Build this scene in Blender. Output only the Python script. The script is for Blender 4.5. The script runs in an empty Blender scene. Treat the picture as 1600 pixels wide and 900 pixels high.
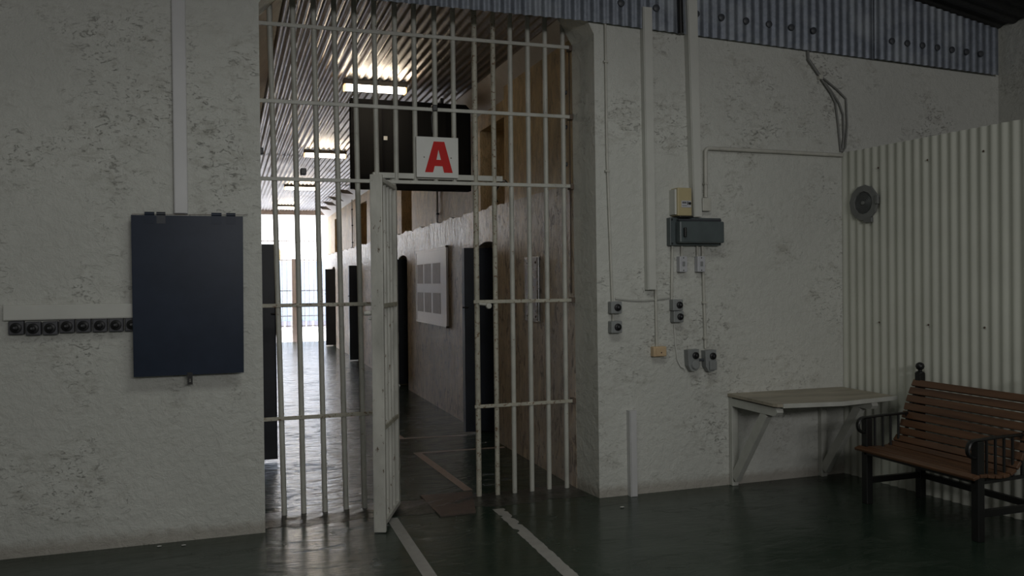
import bpy, bmesh, math, random
from mathutils import Vector, Matrix
random.seed(7)
scene = bpy.context.scene
C = scene.collection
PI = math.pi
R = math.radians

# ------------------------------------------------------------------ camera
def rotz(a): return Matrix.Rotation(a, 4, 'Z')
def rotx(a): return Matrix.Rotation(a, 4, 'X')
cam_data = bpy.data.cameras.new('camera'); cam = bpy.data.objects.new('camera', cam_data); C.objects.link(cam)
cam_data.sensor_width = 36; cam_data.lens = 29.25; cam_data.clip_end = 300
cam.matrix_world = Matrix.Translation((0, 0, 1.6)) @ rotz(-math.atan(443 / 1300)) @ rotx(PI / 2 - 0.00819) @ rotz(-0.0105)
scene.camera = cam
# ------------------------------------------------------------------ view, sky, lights
vs = scene.view_settings
vs.view_transform = 'Standard'; vs.look = 'None'; vs.gamma = 1; vs.exposure = 0.0; vs.use_curve_mapping = False
world = bpy.data.worlds.new('overcast_sky'); scene.world = world; world.use_nodes = True
bg = world.node_tree.nodes['Background']
bg.inputs[0].default_value = (0.93, 0.95, 1.0, 1); bg.inputs[1].default_value = 6.5

def area(name, loc, rot, sx, sy, power, col=(1, 1, 1), spread=PI):
    d = bpy.data.lights.new(name, 'AREA'); d.shape = 'RECTANGLE'; d.size = sx; d.size_y = sy
    d.energy = power; d.color = col; d.spread = spread
    o = bpy.data.objects.new(name, d); C.objects.link(o); o.location = loc; o.rotation_euler = rot
    return o
# daylight of the translucent roof sheet above the hall
area('roof_skylight', (1.5, 2.9, 4.20), (0, 0, 0), 2.4, 1.0, 25, (0.96, 1.0, 0.93), R(150))
# added fill lamp before the solid rear wall, brightens wall top and fascia
area('rear_fill', (1.6, -4.45, 3.2), (R(90), 0, 0), 4.2, 0.8, 130, (1.0, 0.99, 0.98))

# ------------------------------------------------------------------ materials
def mat(name):
    m = bpy.data.materials.new(name); m.use_nodes = True
    nt = m.node_tree; b = nt.nodes['Principled BSDF']
    return m, nt, b
def N(nt, t, **kw):
    n = nt.nodes.new(t)
    for k, v in kw.items(): setattr(n, k, v)
    return n
def coords(nt, scale=(1, 1, 1)):
    t = N(nt, 'ShaderNodeTexCoord'); mp = N(nt, 'ShaderNodeMapping')
    mp.inputs['Scale'].default_value = scale
    g = N(nt, 'ShaderNodeNewGeometry')
    nt.links.new(g.outputs['Position'], mp.inputs['Vector'])
    return mp.outputs[0]
def noise(nt, vec, scale, detail=4, rough=0.6, dist=0):
    n = N(nt, 'ShaderNodeTexNoise'); n.inputs['Scale'].default_value = scale
    n.inputs['Detail'].default_value = detail; n.inputs['Roughness'].default_value = rough
    n.inputs['Distortion'].default_value = dist
    nt.links.new(vec, n.inputs['Vector']); return n.outputs[0]
def ramp(nt, fac, stops):
    r = N(nt, 'ShaderNodeValToRGB'); e = r.color_ramp.elements
    while len(e) < len(stops): e.new(0.5)
    for el, (p, c) in zip(e, stops):
        el.position = p; el.color = (c[0], c[1], c[2], 1) if hasattr(c, '__len__') else (c, c, c, 1)
    nt.links.new(fac, r.inputs[0]); return r.outputs[0]
def mix(nt, fac, a, b, mode='MIX'):
    m = N(nt, 'ShaderNodeMix'); m.data_type = 'RGBA'; m.blend_type = mode
    for sock, v in ((m.inputs[0], fac), (m.inputs[6], a), (m.inputs[7], b)):
        if hasattr(v, 'links'): nt.links.new(v, sock)
        elif hasattr(v, '__len__'): sock.default_value = (v[0], v[1], v[2], 1)
        elif sock.type == 'VALUE': sock.default_value = v
        else: sock.default_value = (v, v, v, 1)
    return m.outputs[2]
def mul(nt, a, b):
    m = N(nt, 'ShaderNodeMath', operation='MULTIPLY')
    for s, v in ((m.inputs[0], a), (m.inputs[1], b)):
        if hasattr(v, 'links'): nt.links.new(v, s)
        else: s.default_value = v
    return m.outputs[0]
def bump(nt, b, h, strength=0.3, dist=0.01, prev=None):
    n = N(nt, 'ShaderNodeBump'); n.inputs['Strength'].default_value = strength
    n.inputs['Distance'].default_value = dist
    nt.links.new(h, n.inputs['Height'])
    if prev: nt.links.new(prev, n.inputs['Normal'])
    nt.links.new(n.outputs[0], b.inputs['Normal']); return n.outputs[0]

def paint(name, col, rough=0.5, metal=0.0, var=0.12, scale=9, wear=None, wear_amt=0.62, bumpy=0.0, stretch=(1, 1, 1), spec=0.5):
    """painted surface: slight mottling, optional worn flecks of another colour"""
    m, nt, b = mat(name)
    v = coords(nt, stretch)
    n = noise(nt, v, scale, 5)
    c0 = tuple(x * (1 - var) for x in col); c1 = tuple(min(1, x * (1 + var)) for x in col)
    c = ramp(nt, n, [(0.3, c0), (0.7, c1)])
    if wear:
        w = noise(nt, v, scale * 5, 6, 0.7)
        f = ramp(nt, w, [(wear_amt, 0.0), (wear_amt + 0.05, 1.0)])
        c = mix(nt, f, c, wear)
    nt.links.new(c, b.inputs['Base Color'])
    b.inputs['Roughness'].default_value = rough; b.inputs['Metallic'].default_value = metal
    b.inputs['Specular IOR Level'].default_value = spec
    if bumpy: bump(nt, b, noise(nt, v, scale * 4, 5), bumpy, 0.004)
    return m

def plaster(name, col, dirt=(0.16, 0.15, 0.13), rough=0.55, amt=1.0):
    m, nt, b = mat(name)
    v = coords(nt); vs_ = coords(nt, (1, 1, 1.9))
    big = noise(nt, v, 1.3, 4, 0.6)
    fine = noise(nt, v, 16, 8, 0.65, 0.4)
    c = mix(nt, ramp(nt, big, [(0.3, 0.0), (0.75, 1.0)]), tuple(x * 0.90 for x in col), tuple(x * 1.06 for x in col))
    # small chips and scratches gathered in patches
    chips = noise(nt, vs_, 19, 9, 0.68, 1.4)
    patch = noise(nt, v, 2.6, 4, 0.55)
    pm = ramp(nt, patch, [(0.47, 0.0), (0.66, 1.0)])
    cm = ramp(nt, chips, [(0.35, 1.0), (0.43, 0.0)])
    f = mul(nt, mul(nt, pm, cm), 0.62 * amt)
    c = mix(nt, f, c, dirt)
    # faint hair cracks
    vo = N(nt, 'ShaderNodeTexVoronoi', feature='DISTANCE_TO_EDGE'); vo.inputs['Scale'].default_value = 1.1
    wv = N(nt, 'ShaderNodeVectorMath', operation='ADD')
    nn = N(nt, 'ShaderNodeTexNoise'); nn.inputs['Scale'].default_value = 3; nn.inputs['Detail'].default_value = 5
    nt.links.new(v, nn.inputs['Vector']); nt.links.new(v, wv.inputs[0]); nt.links.new(nn.outputs['Color'], wv.inputs[1])
    nt.links.new(wv.outputs[0], vo.inputs['Vector'])
    cr = ramp(nt, vo.outputs['Distance'], [(0.0, 1.0), (0.006, 0.0)])
    c = mix(nt, mul(nt, mul(nt, cr, pm), 0.35 * amt), c, dirt)
    # dirt splashed up from the floor
    g = N(nt, 'ShaderNodeNewGeometry'); sx = N(nt, 'ShaderNodeSeparateXYZ'); nt.links.new(g.outputs['Position'], sx.inputs[0])
    ad = N(nt, 'ShaderNodeMath', operation='ADD'); nt.links.new(sx.outputs[2], ad.inputs[0]); nt.links.new(mul(nt, fine, -0.09), ad.inputs[1])
    low = ramp(nt, ad.outputs[0], [(0.0, 1.0), (0.055, 0.0)])
    c = mix(nt, mul(nt, low, 0.5), c, (0.25, 0.20, 0.155))
    # broad rubbed and grubby smears
    sm_ = ramp(nt, noise(nt, vs_, 6.5, 8, 0.70, 1.0), [(0.50, 0.0), (0.66, 1.0)])
    c = mix(nt, mul(nt, mul(nt, sm_, ramp(nt, patch, [(0.42, 0.0), (0.60, 1.0)])), 0.55 * amt), c, (0.34, 0.325, 0.28))
    nt.links.new(c, b.inputs['Base Color'])
    b.inputs['Roughness'].default_value = rough
    h = mix(nt, 0.5, mix(nt, 0.45, big, noise(nt, v, 5.5, 6, 0.65, 0.6)), mix(nt, f, fine, 0.0))
    bump(nt, b, h, 0.75, 0.035)
    return m

M_wall = plaster('hall_plaster', (0.61, 0.612, 0.57))
M_side = plaster('side_plaster', (0.50, 0.50, 0.46), amt=0.5)

def corridor_paint(name, tan, white_amt, crust=False):
    m, nt, b = mat(name)
    v = coords(nt, (1.5, 1.5, 0.62)); v1 = coords(nt, (1, 1, 1))
    st = noise(nt, v, 5, 7, 0.68, 0.5)
    fine = noise(nt, v, 16, 7, 0.72, 1.8)
    c = mix(nt, ramp(nt, st, [(0.32, 0.0), (0.68, 1.0)]), tuple(x * 0.66 for x in tan), tuple(x * 1.12 for x in tan))
    c = mix(nt, ramp(nt, noise(nt, v1, 2.4, 6, 0.65, 0.8), [(0.40, 0.0), (0.66, 0.45)]), c, tuple(x * 0.5 for x in tan))
    wm = ramp(nt, fine, [(0.46, 0.0), (0.56, 1.0)])
    pm = ramp(nt, noise(nt, v1, 1.6, 4, 0.6), [(0.42, 0.0), (0.62, 1.0)])
    c = mix(nt, mul(nt, mul(nt, wm, pm), white_amt), c, (0.66, 0.62, 0.58))
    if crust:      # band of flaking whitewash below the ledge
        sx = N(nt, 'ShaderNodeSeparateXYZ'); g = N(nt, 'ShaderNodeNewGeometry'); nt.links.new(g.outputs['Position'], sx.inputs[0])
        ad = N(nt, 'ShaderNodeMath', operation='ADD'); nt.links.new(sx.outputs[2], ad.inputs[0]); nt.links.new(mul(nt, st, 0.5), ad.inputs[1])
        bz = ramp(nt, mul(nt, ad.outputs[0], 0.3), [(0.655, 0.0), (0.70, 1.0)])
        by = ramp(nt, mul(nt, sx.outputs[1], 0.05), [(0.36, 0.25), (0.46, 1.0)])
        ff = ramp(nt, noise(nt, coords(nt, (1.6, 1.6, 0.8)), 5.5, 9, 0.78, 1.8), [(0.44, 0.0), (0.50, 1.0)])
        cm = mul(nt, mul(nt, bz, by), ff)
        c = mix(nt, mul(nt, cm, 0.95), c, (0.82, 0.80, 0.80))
    dk = ramp(nt, noise(nt, v, 8, 9, 0.75, 1.2), [(0.40, 1.0), (0.48 if crust else 0.45, 0.0)])
    c = mix(nt, mul(nt, dk, 0.75 if crust else 0.35), c, (0.10, 0.06, 0.035))
    nt.links.new(c, b.inputs['Base Color']); b.inputs['Roughness'].default_value = 0.38; b.inputs['Specular IOR Level'].default_value = 0.2
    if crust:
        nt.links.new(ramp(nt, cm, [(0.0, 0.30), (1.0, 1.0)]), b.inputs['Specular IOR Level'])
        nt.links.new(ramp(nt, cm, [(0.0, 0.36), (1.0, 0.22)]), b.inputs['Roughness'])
    bump(nt, b, mix(nt, 0.5, st, fine), 1.0, 0.05)
    return m
M_cor_up = corridor_paint('ochre_streaked_plaster', (0.80, 0.62, 0.37), 0.2)
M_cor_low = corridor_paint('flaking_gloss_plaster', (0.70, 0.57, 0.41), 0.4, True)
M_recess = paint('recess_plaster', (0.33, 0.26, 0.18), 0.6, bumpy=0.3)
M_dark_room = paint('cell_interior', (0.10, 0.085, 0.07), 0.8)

def floor_mat():
    m, nt, b = mat('dark_green_floor_paint')
    v = coords(nt)
    n = noise(nt, v, 2.2, 5, 0.6); n2 = noise(nt, v, 14, 6, 0.7)
    c = ramp(nt, n, [(0.3, (0.014, 0.026, 0.017)), (0.7, (0.026, 0.042, 0.030))])
    c = mix(nt, ramp(nt, n2, [(0.66, 0.0), (0.74, 0.6)]), c, (0.07, 0.072, 0.062))
    nt.links.new(c, b.inputs['Base Color'])
    r = ramp(nt, noise(nt, v, 6, 5, 0.65), [(0.3, 0.10), (0.75, 0.30)])
    sy = N(nt, 'ShaderNodeSeparateXYZ'); g = N(nt, 'ShaderNodeNewGeometry'); nt.links.new(g.outputs['Position'], sy.inputs[0])
    hall = ramp(nt, mul(nt, sy.outputs[1], 0.1), [(0.545, 1.0), (0.60, 0.0)])
    r = mix(nt, hall, r, ramp(nt, noise(nt, v, 3, 5, 0.65), [(0.3, 0.15), (0.75, 0.32)]))
    nt.links.new(r, b.inputs['Roughness'])
    va = coords(nt, (0.6, 1.5, 1))
    h = mix(nt, 0.30, noise(nt, va, 4.5, 3, 0.5, 0.9), noise(nt, va, 15, 5, 0.6, 0.8))
    pits = ramp(nt, noise(nt, va, 3.2, 8, 0.68, 1.5), [(0.36, 0.0), (0.42, 1.0)])
    h = mix(nt, 0.30, h, pits)
    bump(nt, b, h, 0.8, 0.03)
    bn = [n for n in nt.nodes if n.bl_idname == 'ShaderNodeBump'][-1]
    nt.links.new(ramp(nt, mul(nt, sy.outputs[1], 0.1), [(0.555, 0.22), (0.62, 0.85)]), bn.inputs['Strength'])
    return m
M_floor = floor_mat()
M_thresh = paint('worn_concrete_sill', (0.045, 0.046, 0.040), 0.30, var=0.7, scale=7, wear=(0.012, 0.013, 0.011), wear_amt=0.50, bumpy=1.0)
M_line = paint('worn_line_paint', (0.30, 0.29, 0.275), 0.45, scale=14, wear=(0.03, 0.04, 0.03), wear_amt=0.66)
M_line2 = paint('faded_line_paint', (0.30, 0.225, 0.19), 0.4, scale=14, wear=(0.04, 0.045, 0.035), wear_amt=0.60)
M_brick = paint('terracotta_patch', (0.07, 0.045, 0.036), 0.5, var=0.35, scale=12, wear=(0.03, 0.035, 0.028), wear_amt=0.58)
M_debris = paint('paint_flake', (0.5, 0.5, 0.48), 0.7)

def galv(name, col, rough, metal=0.85, spang=30, blotch=None, rowbands=False):
    m, nt, b = mat(name)
    v = coords(nt)
    n = noise(nt, v, spang, 4, 0.7); big = noise(nt, v, 2.0, 5, 0.6)
    c = mix(nt, ramp(nt, n, [(0.35, 0.0), (0.7, 1.0)]), tuple(x * 0.8 for x in col), tuple(min(1, x * 1.15) for x in col))
    if blotch: c = mix(nt, ramp(nt, big, [(0.50, 0.0), (0.72, 0.8)]), c, blotch)
    nt.links.new(c, b.inputs['Base Color']); b.inputs['Metallic'].default_value = metal
    r = ramp(nt, big, [(0.3, rough * 0.85), (0.7, rough * 1.2)])
    nt.links.new(r, b.inputs['Roughness'])
    return m
M_ceil = galv('galvanised_ceiling_iron', (0.47, 0.44, 0.43), 0.36, 0.75)
M_fascia = galv('weathered_galvanised_iron', (0.24, 0.265, 0.31), 0.52, 0.55, 22, (0.44, 0.47, 0.50))
M_roof = galv('dark_roof_iron', (0.05, 0.05, 0.05), 0.7, 0.2)
M_part = paint('cream_painted_iron', (0.56, 0.565, 0.50), 0.42, var=0.05, scale=3, wear=(0.3, 0.27, 0.2), wear_amt=0.76)
M_soffit = paint('soffit_board_paint', (0.60, 0.575, 0.57), 0.5, var=0.06)
M_trunk = paint('trunking_paint', (0.60, 0.60, 0.56), 0.4, var=0.05, scale=4)
M_trunkg = paint('white_trunking', (0.58, 0.575, 0.58), 0.35, var=0.04, scale=4)
M_conduit = paint('conduit_paint', (0.52, 0.51, 0.46), 0.4, var=0.12, scale=10)
M_cablewall = paint('painted_over_cable', (0.44, 0.44, 0.41), 0.5)
M_cablegrey = paint('grey_cable', (0.19, 0.19, 0.18), 0.5)
M_bars = paint('gate_paint', (0.47, 0.465, 0.42), 0.42, var=0.14, scale=7, wear=(0.17, 0.11, 0.065), wear_amt=0.64, bumpy=0.5)
M_barsrust = paint('gate_paint_rusty', (0.43, 0.41, 0.34), 0.5, var=0.22, scale=9, wear=(0.15, 0.085, 0.04), wear_amt=0.56, bumpy=0.6)
M_leaf = paint('gate_leaf_paint', (0.49, 0.48, 0.44), 0.38, var=0.22, scale=6, wear=(0.13, 0.09, 0.06), wear_amt=0.62, bumpy=0.5, stretch=(1, 1, 0.5))
M_navy = paint('navy_steel', (0.022, 0.031, 0.052), 0.30, 0.0, var=0.15, scale=5, spec=0.14)
M_navyd = paint('dark_blue_door_paint', (0.014, 0.019, 0.030), 0.42, var=0.3, scale=4)
M_black = paint('black_iron', (0.010, 0.010, 0.010), 0.4)
M_blackbox = paint('black_sheet', (0.006, 0.006, 0.007), 0.8, var=0.3, spec=0.12)
M_blackpane = paint('black_panel', (0.009, 0.009, 0.009), 0.7, var=0.3, spec=0.12, stretch=(14, 1, 0.4))
M_rust = paint('rusty_steel', (0.10, 0.07, 0.05), 0.6, var=0.4)
M_bolt = paint('dark_bolt', (0.06, 0.065, 0.075), 0.5)
M_white = paint('sign_white', (0.60, 0.60, 0.57), 0.35, var=0.04, wear=(0.35, 0.34, 0.3), wear_amt=0.72)
M_red = paint('sign_red', (0.56, 0.028, 0.026), 0.6, var=0.05, spec=0.15)
M_wsw = paint('white_plastic', (0.50, 0.50, 0.53), 0.35, var=0.06)
M_greybox = paint('grey_plastic', (0.25, 0.26, 0.26), 0.4, var=0.12)
M_dkgrey = paint('old_grey_plastic', (0.075, 0.075, 0.085), 0.4, var=0.15)
M_knob = paint('black_plastic', (0.013, 0.013, 0.014), 0.4, spec=0.3)
M_knobdot = paint('grey_plastic_pip', (0.08, 0.08, 0.09), 0.6)
M_cream = paint('cream_plastic', (0.50, 0.42, 0.24), 0.4, var=0.05)
M_beige = paint('beige_plastic', (0.60, 0.44, 0.27), 0.4, var=0.08)
M_board = paint('switchboard_grey', (0.085, 0.105, 0.11), 0.36, var=0.15, wear=(0.2, 0.2, 0.19), wear_amt=0.72)
M_ink = paint('label_ink', (0.05, 0.05, 0.055), 0.5)
M_shelf = paint('worn_bench_top', (0.34, 0.30, 0.235), 0.5, var=0.3, scale=4, wear=(0.16, 0.12, 0.09), wear_amt=0.66, stretch=(0.5, 2, 1))
M_shelfw = paint('shelf_white_paint', (0.50, 0.50, 0.46), 0.45, var=0.1)
M_horn = paint('horn_grey', (0.17, 0.175, 0.17), 0.45, var=0.12)
M_hornd = paint('horn_dark', (0.075, 0.08, 0.08), 0.42, var=0.12)
M_plate = galv('steel_plate', (0.42, 0.42, 0.43), 0.25, 0.9, 6)
M_notice = paint('notice_white', (0.84, 0.82, 0.81), 0.3, var=0.03)
M_photo = paint('notice_sheet', (0.42, 0.39, 0.38), 0.45, var=0.15, scale=5)
M_photo2 = paint('notice_sheet_brown', (0.42, 0.34, 0.30), 0.45, var=0.2, scale=5)
M_fence = paint('blue_fence', (0.22, 0.27, 0.34), 0.5, var=0.05)
M_fgpaint = paint('pale_gate_paint', (0.48, 0.45, 0.48), 0.5, var=0.05)
M_pink = paint('pale_pink_post', (0.42, 0.355, 0.34), 0.5, var=0.05)
M_house = paint('pale_render', (0.80, 0.78, 0.75), 0.7, var=0.04)
M_ochre = paint('ochre_shutter', (0.22, 0.165, 0.08), 0.5, var=0.1)
M_block = paint('violet_grey_block', (0.17, 0.17, 0.22), 0.6)
M_yard = paint('yard_concrete', (0.62, 0.60, 0.58), 0.7, var=0.1)

def wood_mat():
    m, nt, b = mat('oiled_bench_timber')
    v = coords(nt, (14, 0.8, 14))
    n = noise(nt, v, 2.2, 6, 0.65, 0.3)
    c = ramp(nt, n, [(0.3, (0.065, 0.030, 0.016)), (0.7, (0.155, 0.076, 0.038))])
    nt.links.new(c, b.inputs['Base Color']); b.inputs['Roughness'].default_value = 0.42
    bump(nt, b, n, 0.15, 0.002); return m
M_wood = wood_mat()
def emis(name, col, s):
    m, nt, b = mat(name)
    b.inputs['Base Color'].default_value = (*col, 1); b.inputs['Emission Color'].default_value = (*col, 1)
    b.inputs['Emission Strength'].default_value = s
    return m
M_tube = emis('lit_diffuser', (1.0, 0.86, 0.66), 20.0)
M_tubeend = emis('lit_diffuser_edge', (1.0, 0.55, 0.22), 3.0)
M_fitting = paint('fitting_enamel', (0.30, 0.27, 0.24), 0.4)

# ------------------------------------------------------------------ mesh helpers (world coordinates)
def new(): return bmesh.new()
def box(bm, x0, x1, y0, y1, z0, z1, bev=0.0, M=None):
    r = bmesh.ops.create_cube(bm, size=1.0); vs_ = r['verts']
    bmesh.ops.scale(bm, vec=(abs(x1 - x0), abs(y1 - y0), abs(z1 - z0)), verts=vs_)
    bmesh.ops.translate(bm, vec=((x0 + x1) / 2, (y0 + y1) / 2, (z0 + z1) / 2), verts=vs_)
    if bev:
        es = list({e for v in vs_ for e in v.link_edges})
        rr = bmesh.ops.bevel(bm, geom=es, offset=bev, segments=2, profile=0.5, affect='EDGES')
        vs_ = list({v for f in rr['faces'] for v in f.verts} | {v for v in vs_ if v.is_valid})
    if M is not None: bmesh.ops.transform(bm, matrix=M, verts=vs_)
    return vs_
def tube(bm, pts, r, n=10, cap=True, sq=1.0):
    """round tube along a polyline; r may be a list"""
    pts = [Vector(p) for p in pts]; rings = []
    up = None
    for i, p in enumerate(pts):
        a = pts[max(i - 1, 0)]; b = pts[min(i + 1, len(pts) - 1)]
        t = (b - a).normalized()
        if up is None:
            up = Vector((0, 0, 1)) if abs(t.z) < 0.9 else Vector((1, 0, 0))
            up = (up - t * up.dot(t)).normalized()
        else: up = (up - t * up.dot(t)).normalized()
        s = t.cross(up); rr = r[i] if hasattr(r, '__len__') else r
        rings.append([bm.verts.new(p + (up * math.cos(2 * PI * k / n) + s * math.sin(2 * PI * k / n) * sq) * rr) for k in range(n)])
    for A, B in zip(rings, rings[1:]):
        for k in range(n): bm.faces.new((A[k], A[(k + 1) % n], B[(k + 1) % n], B[k]))
    if cap: bm.faces.new(rings[0][::-1]); bm.faces.new(rings[-1])
def beam(bm, a, b, w, d, side=(1, 0, 0), bev=0.0):
    """rectangular bar from a to b; w along side, d across"""
    a, b = Vector(a), Vector(b); t = (b - a).normalized(); s = Vector(side); s = (s - t * s.dot(t)).normalized(); u = t.cross(s)
    M = Matrix((s, u, t)).transposed().to_4x4(); M.translation = (a + b) / 2
    return box(bm, -w / 2, w / 2, -d / 2, d / 2, -(b - a).length / 2, (b - a).length / 2, bev, M)
def lathe(bm, prof, origin, axis, n=24):
    """prof: (radius, height along axis)"""
    ax = Vector(axis).normalized(); q = Vector((0, 0, 1)).rotation_difference(ax).to_matrix(); o = Vector(origin)
    rings = []
    for r, h in prof:
        if r < 1e-6: rings.append([bm.verts.new(o + q @ Vector((0, 0, h)))])
        else: rings.append([bm.verts.new(o + q @ Vector((r * math.cos(2 * PI * k / n), r * math.sin(2 * PI * k / n), h))) for k in range(n)])
    for A, B in zip(rings, rings[1:]):
        for k in range(n):
            k2 = (k + 1) % n
            if len(A) == 1 and len(B) == 1: continue
            if len(A) == 1: bm.faces.new((A[0], B[k2], B[k]))
            elif len(B) == 1: bm.faces.new((A[k], A[k2], B[0]))
            else: bm.faces.new((A[k], A[k2], B[k2], B[k]))
def holed(bm, outer, holes, f, th):
    """flat plate with holes: 2-D loops mapped by f(u, v, d); extruded by depth th"""
    tmp = bmesh.new(); es = []
    for loop in [outer] + holes:
        vv = [tmp.verts.new((u, v, 0)) for u, v in loop]
        es += [tmp.edges.new((vv[i], vv[(i + 1) % len(vv)])) for i in range(len(vv))]
    bmesh.ops.triangle_fill(tmp, use_beauty=True, use_dissolve=False, edges=es)
    tmp.verts.index_update()
    A = [bm.verts.new(f(v.co.x, v.co.y, 0)) for v in tmp.verts]; B = [bm.verts.new(f(v.co.x, v.co.y, th)) for v in tmp.verts]
    for fc in tmp.faces:
        ii = [v.index for v in fc.verts]
        bm.faces.new([A[i] for i in ii]); bm.faces.new([B[i] for i in reversed(ii)])
    for e in tmp.edges:
        if len(e.link_faces) == 1:
            i, j = e.verts[0].index, e.verts[1].index
            bm.faces.new((A[i], A[j], B[j], B[i]))
    tmp.free()
    bmesh.ops.recalc_face_normals(bm, faces=bm.faces)
def prism(bm, loop, f, th): holed(bm, loop, [], f, th)
def corr(bm, f, u0, u1, v0, v1, pitch=0.076, amp=0.009, step=10, th=0.0015, nv=1):
    """corrugated sheet with real thickness: f(u, v, d)"""
    n = int(round((u1 - u0) / pitch * step))
    us = [u0 + (u1 - u0) * i / n for i in range(n + 1)]
    vsx = [v0 + (v1 - v0) * i / nv for i in range(nv + 1)]
    g = []
    for off in (0, th):
        g.append([[bm.verts.new(f(u, v, amp * math.sin(2 * PI * (u - u0) / pitch) + off)) for v in vsx] for u in us])
    for k, G in enumerate(g):
        for i in range(n):
            for j in range(nv):
                q = (G[i][j], G[i + 1][j], G[i + 1][j + 1], G[i][j + 1])
                bm.faces.new(q if k else q[::-1])
    for i in range(n):
        for j in (0, nv): bm.faces.new((g[0][i][j], g[0][i + 1][j], g[1][i + 1][j], g[1][i][j]))
    for i in (0, n):
        for j in range(nv): bm.faces.new((g[0][i][j], g[0][i][j + 1], g[1][i][j + 1], g[1][i][j]))
    bmesh.ops.recalc_face_normals(bm, faces=bm.faces)
ORG = {}
def obj(name, bm, m, parent=None, origin=None, smooth=False, label=None):
    if origin is None:
        if parent is not None: origin = ORG[parent.name]
        else:
            co = [v.co for v in bm.verts]
            origin = Vector(((min(c.x for c in co) + max(c.x for c in co)) / 2, (min(c.y for c in co) + max(c.y for c in co)) / 2, min(c.z for c in co)))
    origin = Vector(origin)
    bmesh.ops.translate(bm, vec=-origin, verts=bm.verts)
    me = bpy.data.meshes.new(name); bm.to_mesh(me); bm.free()
    me.materials.append(m)
    if smooth:
        for p in me.polygons: p.use_smooth = True
        try: me.set_sharp_from_angle(angle=R(40))
        except Exception: pass
    o = bpy.data.objects.new(name, me); C.objects.link(o)
    if parent is not None:
        o.parent = parent; o.location = origin - ORG[parent.name]
    else: o.location = origin
    ORG[o.name] = origin
    if label: o['label'] = label
    return o
def thing(name, label, cat, loc=(0, 0, 0), group=None):
    o = bpy.data.objects.new(name, None); C.objects.link(o); o.location = loc; o.empty_display_size = 0.05
    o['label'] = label; o['category'] = cat
    if group: o['group'] = group
    ORG[o.name] = Vector(loc); return o
def tag(o, label, cat, group=None):
    o['label'] = label; o['category'] = cat
    if group: o['group'] = group
    return o
def struct(name, bm, m, smooth=False, label=None):
    o = obj(name, bm, m, origin=(0, 0, 0), smooth=smooth); o['kind'] = 'structure'
    if label: o['label'] = label
    return o
def copy_tree(o, loc):
    def rec(s, parent):
        c = s.copy(); C.objects.link(c)
        if parent is not None: c.parent = parent
        ORG[c.name] = ORG[s.name]
        for ch in list(s.children): rec(ch, c)
        return c
    kids = list(o.children)
    c = o.copy(); C.objects.link(c); c.location = loc; ORG[c.name] = Vector(loc)
    for ch in kids: rec(ch, c)
    return c

# ================================================================== THE SETTING
XL, XR, YF, YG = 0.205, 2.52, 5.57, 5.92      # corridor walls, hall wall face, gate plane
ZC = 3.60                                      # corridor ceiling
YE = 23.2                                      # corridor end
# floor
bm = new(); box(bm, -1.9, 6.6, -4.6, YE + 0.25, -0.12, 0.0); struct('floor', bm, M_floor, label='glossy dark green painted floor')
# threshold of worn concrete under the gate
bm = new()
nx, ny = 60, 12
gv = []
for i in range(nx + 1):
    row = []
    for j in range(ny + 1):
        x = 0.21 + (2.51 - 0.21) * i / nx
        edge = 0.03 * math.sin(x * 9) + 0.02 * math.sin(x * 23 + 1) + 0.012 * math.sin(x * 61)
        y = 5.64 + edge * 0.7 + (6.02 + edge * 0.5 - 5.64 - edge * 0.7) * j / ny
        z = 0.001 + 0.009 * math.sin(PI * j / ny) * (0.7 + 0.5 * math.sin(x * 31 + j) * math.sin(j * 2.1 + x * 11) + 0.4 * random.random())
        row.append(bm.verts.new((x, y, z)))
    gv.append(row)
for i in range(nx):
    for j in range(ny): bm.faces.new((gv[i][j], gv[i + 1][j], gv[i + 1][j + 1], gv[i][j + 1]))
struct('trim_1', bm, M_thresh, True, 'rough worn concrete sill under the barred gate')

# hall wall with the corridor opening (chamfered upper corners); top meets the roof
def zroof(x): return 3.92 - 0.17 * (x - 5.56)
out = [(-1.9, 0), (XL, 0), (XL, 3.40), (0.40, ZC + 0.02), (2.43, ZC + 0.02), (XR + 0.03, 3.40), (XR + 0.04, 0), (6.45, 0), (6.45, zroof(6.45)), (-1.9, zroof(-1.9))]
bm = new(); holed(bm, out, [], lambda u, v, d: (u - (0.036 * d / 0.33 if 2.42 < u < 2.6 else 0), YF + d, v), 0.33)
struct('wall_back', bm, M_wall, label='white plaster wall around the gateway')
# small roughness of the arris on both corners is in the bump; side walls, rear wall
bm = new(); box(bm, -1.95, -1.75, -4.6, YF, 0, 5.2); struct('wall_left', bm, M_side)
bm = new(); box(bm, 6.45, 6.65, -4.6, YF + 0.33, 0, 4.1); struct('wall_right', bm, M_wall)
bm = new(); holed(bm, [(-1.95, 0), (6.65, 0), (6.65, zroof(6.65)), (-1.95, zroof(-1.95))], [], lambda u, v, d: (u, -4.6 - d, v), 0.2)
struct('wall_rear', bm, M_side)

# corridor right wall: lower thick plinth wall, ledge, upper wall, window recesses, arched cell doorways
near_flat = 7.58
CELLS = [7.85, 12.22, 16.65, 21.0]
WY = [(7.74, 8.62), (12.18, 12.95), (16.4, 17.2), (20.72, 21.6)]
def arch_loop(y, w, h):
    pts = [(y, 0.001), (y, h - 0.07)]
    for k in range(1, 8):
        a = PI - PI * k / 8
        pts.append((y + w / 2 + w / 2 * math.cos(a), h - 0.07 + 0.07 * math.sin(a)))
    pts += [(y + w, h - 0.07), (y + w, 0.001)]
    return pts
# near, full height
bm = new(); holed(bm, [(YG - 0.02, 0), (near_flat, 0), (near_flat, 2.35), (YG - 0.02, 2.35)], [], lambda u, v, d: (XR + d, u, v), 0.5)
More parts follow.
